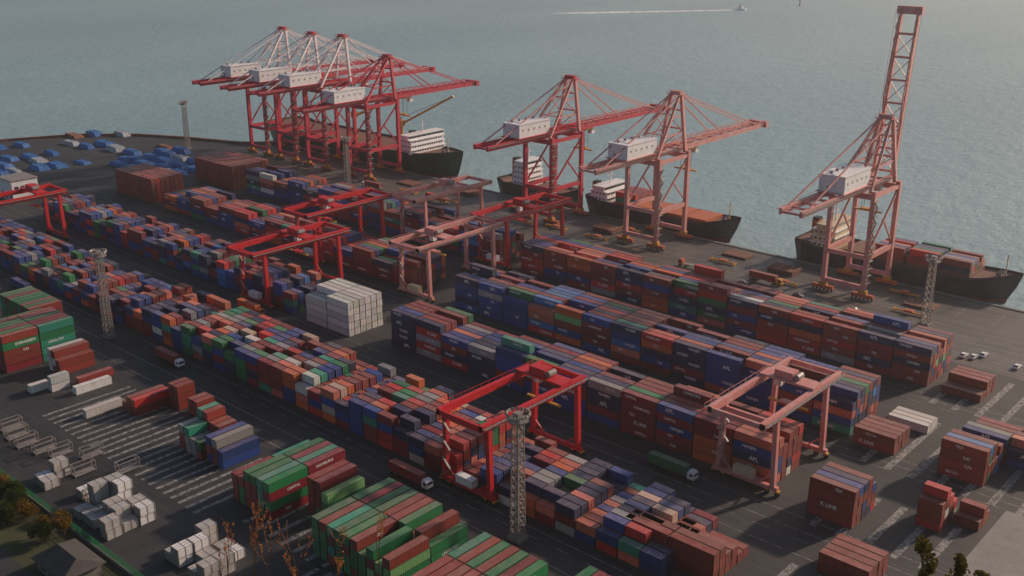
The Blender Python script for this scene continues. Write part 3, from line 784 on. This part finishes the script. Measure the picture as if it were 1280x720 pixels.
def crown(x,y,z,h,r):
    mb=MB(); mb.tube((x,y,z-1),(x,y,z+h*.95),.22,.04,M['bark'])
    for k in range(26):
        t=.35+.65*k/26; a=U(0,6.28); rr=r*(1-t)**.5*U(.3,1)+.1; zc=z+h*t
        c=(x+rr*math.cos(a),y+rr*math.sin(a),zc); mb.tube((x,y,zc-1),c,.05,.02,M['bark'],4)
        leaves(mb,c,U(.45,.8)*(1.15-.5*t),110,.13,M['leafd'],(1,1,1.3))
    mb.build('evergreen_tree')
for (x,y,zt) in ((-22.4,71,101.3),(-20.2,71.8,100.6),(-18.6,72.6,99.3)): crown(x,y,hz(x,y),zt-hz(x,y),1.5)
def bare(x,y,z,h,name='bare_sapling'):
    mb=MB()
    def grow(p,d,l,r,dep):
        q=p+d*l; mb.tube(p,q,r,r*.75,M['leafo'] if dep<3 else M['bark'],5,rn=.3)
        for _ in range(3 if dep<4 else 1):
            a=Vector((U(-1,1),U(-1,1),U(-1,1))).normalized(); b_=a.orthogonal()
            c=p+(q-p)*R()+a*U(0,.04); s=U(.02,.045); mb.quad([c-a*s,c-b_*s*.6,c+a*s,c+b_*s*.6],M['leafo'],r=R())
        if dep==0: return
        grow(q,(d+Vector((U(-.2,.2),U(-.2,.2),.18))).normalized(),l*.9,r*.76,dep-1)
        if R()<.7:
            nd=(d+Vector((U(-1,1),U(-1,1),U(.3,.9)))*.55).normalized(); grow(q,nd,l*U(.55,.8),r*.6,dep-1)
    grow(Vector((x,y,z)),Vector((U(-.1,.1),U(-.1,.1),1)).normalized(),h*.21,.026,6)
    mb.build(name)
for (px_,s,hh,k) in ((-31.8,18.6,3.2,.60),(-30.8,18.3,2.8,.585),(-29.2,18.4,4.0,.55),(-28.6,18.7,3.2,.59),(-27.3,19.0,3.4,.60),(-26.0,19.6,3.0,.605),(-24.2,20.2,3.0,.595)):
    d=math.hypot(px_,s); zt=145-k*d
    bare(px_,s,zt-hh*1.1,hh)

# ------------------------------------------------------------------ sea haze (real scattering air over the harbour)
hm=bpy.data.materials.new('haze_air'); hm.use_nodes=True; nt=hm.node_tree; nt.nodes.clear()
o_=nt.nodes.new('ShaderNodeOutputMaterial'); vs=nt.nodes.new('ShaderNodeVolumeScatter')
vs.inputs['Density'].default_value=.00010; vs.inputs['Anisotropy'].default_value=.5; vs.inputs['Color'].default_value=(.95,.97,1,1)
nt.links.new(vs.outputs[0],o_.inputs['Volume'])
mb=MB(); mb.box(-5000,2500,-1500,6000,-3.0,240,hm); mb.build('haze')

# ------------------------------------------------------------------ camera, light
cam=bpy.data.cameras.new('camera'); co=bpy.data.objects.new('camera',cam); sc.collection.objects.link(co)
cam.lens=36*1326/1280; cam.sensor_width=36; cam.clip_end=60000; cam.clip_start=.5
co.location=(0,0,145); co.rotation_euler=(math.pi/2-math.atan(470/1326),0,math.atan2(.667,.745))
sc.camera=co
EL=math.radians(23); ax,ay=.30,.954
sun=bpy.data.lights.new('sun','SUN'); sun.energy=4.4; sun.angle=math.radians(2.5); sun.color=(1,.76,.58)
so=bpy.data.objects.new('sun',sun); sc.collection.objects.link(so)
d=Vector((ax*math.cos(EL),ay*math.cos(EL),math.sin(EL))); so.rotation_euler=d.to_track_quat('Z','Y').to_euler(); so.location=(0,0,300)
w=bpy.data.worlds.new('World'); sc.world=w; w.use_nodes=True; nt=w.node_tree
bg=nt.nodes['Background']; sk=nt.nodes.new('ShaderNodeTexSky'); sk.sky_type='NISHITA'; sk.sun_disc=False
sk.sun_elevation=EL; sk.sun_rotation=math.atan2(ax,ay); sk.dust_density=2
nt.links.new(sk.outputs[0],bg.inputs[0]); bg.inputs[1].default_value=.078
sc.view_settings.view_transform='Standard'; sc.view_settings.look='None'; sc.view_settings.exposure=0
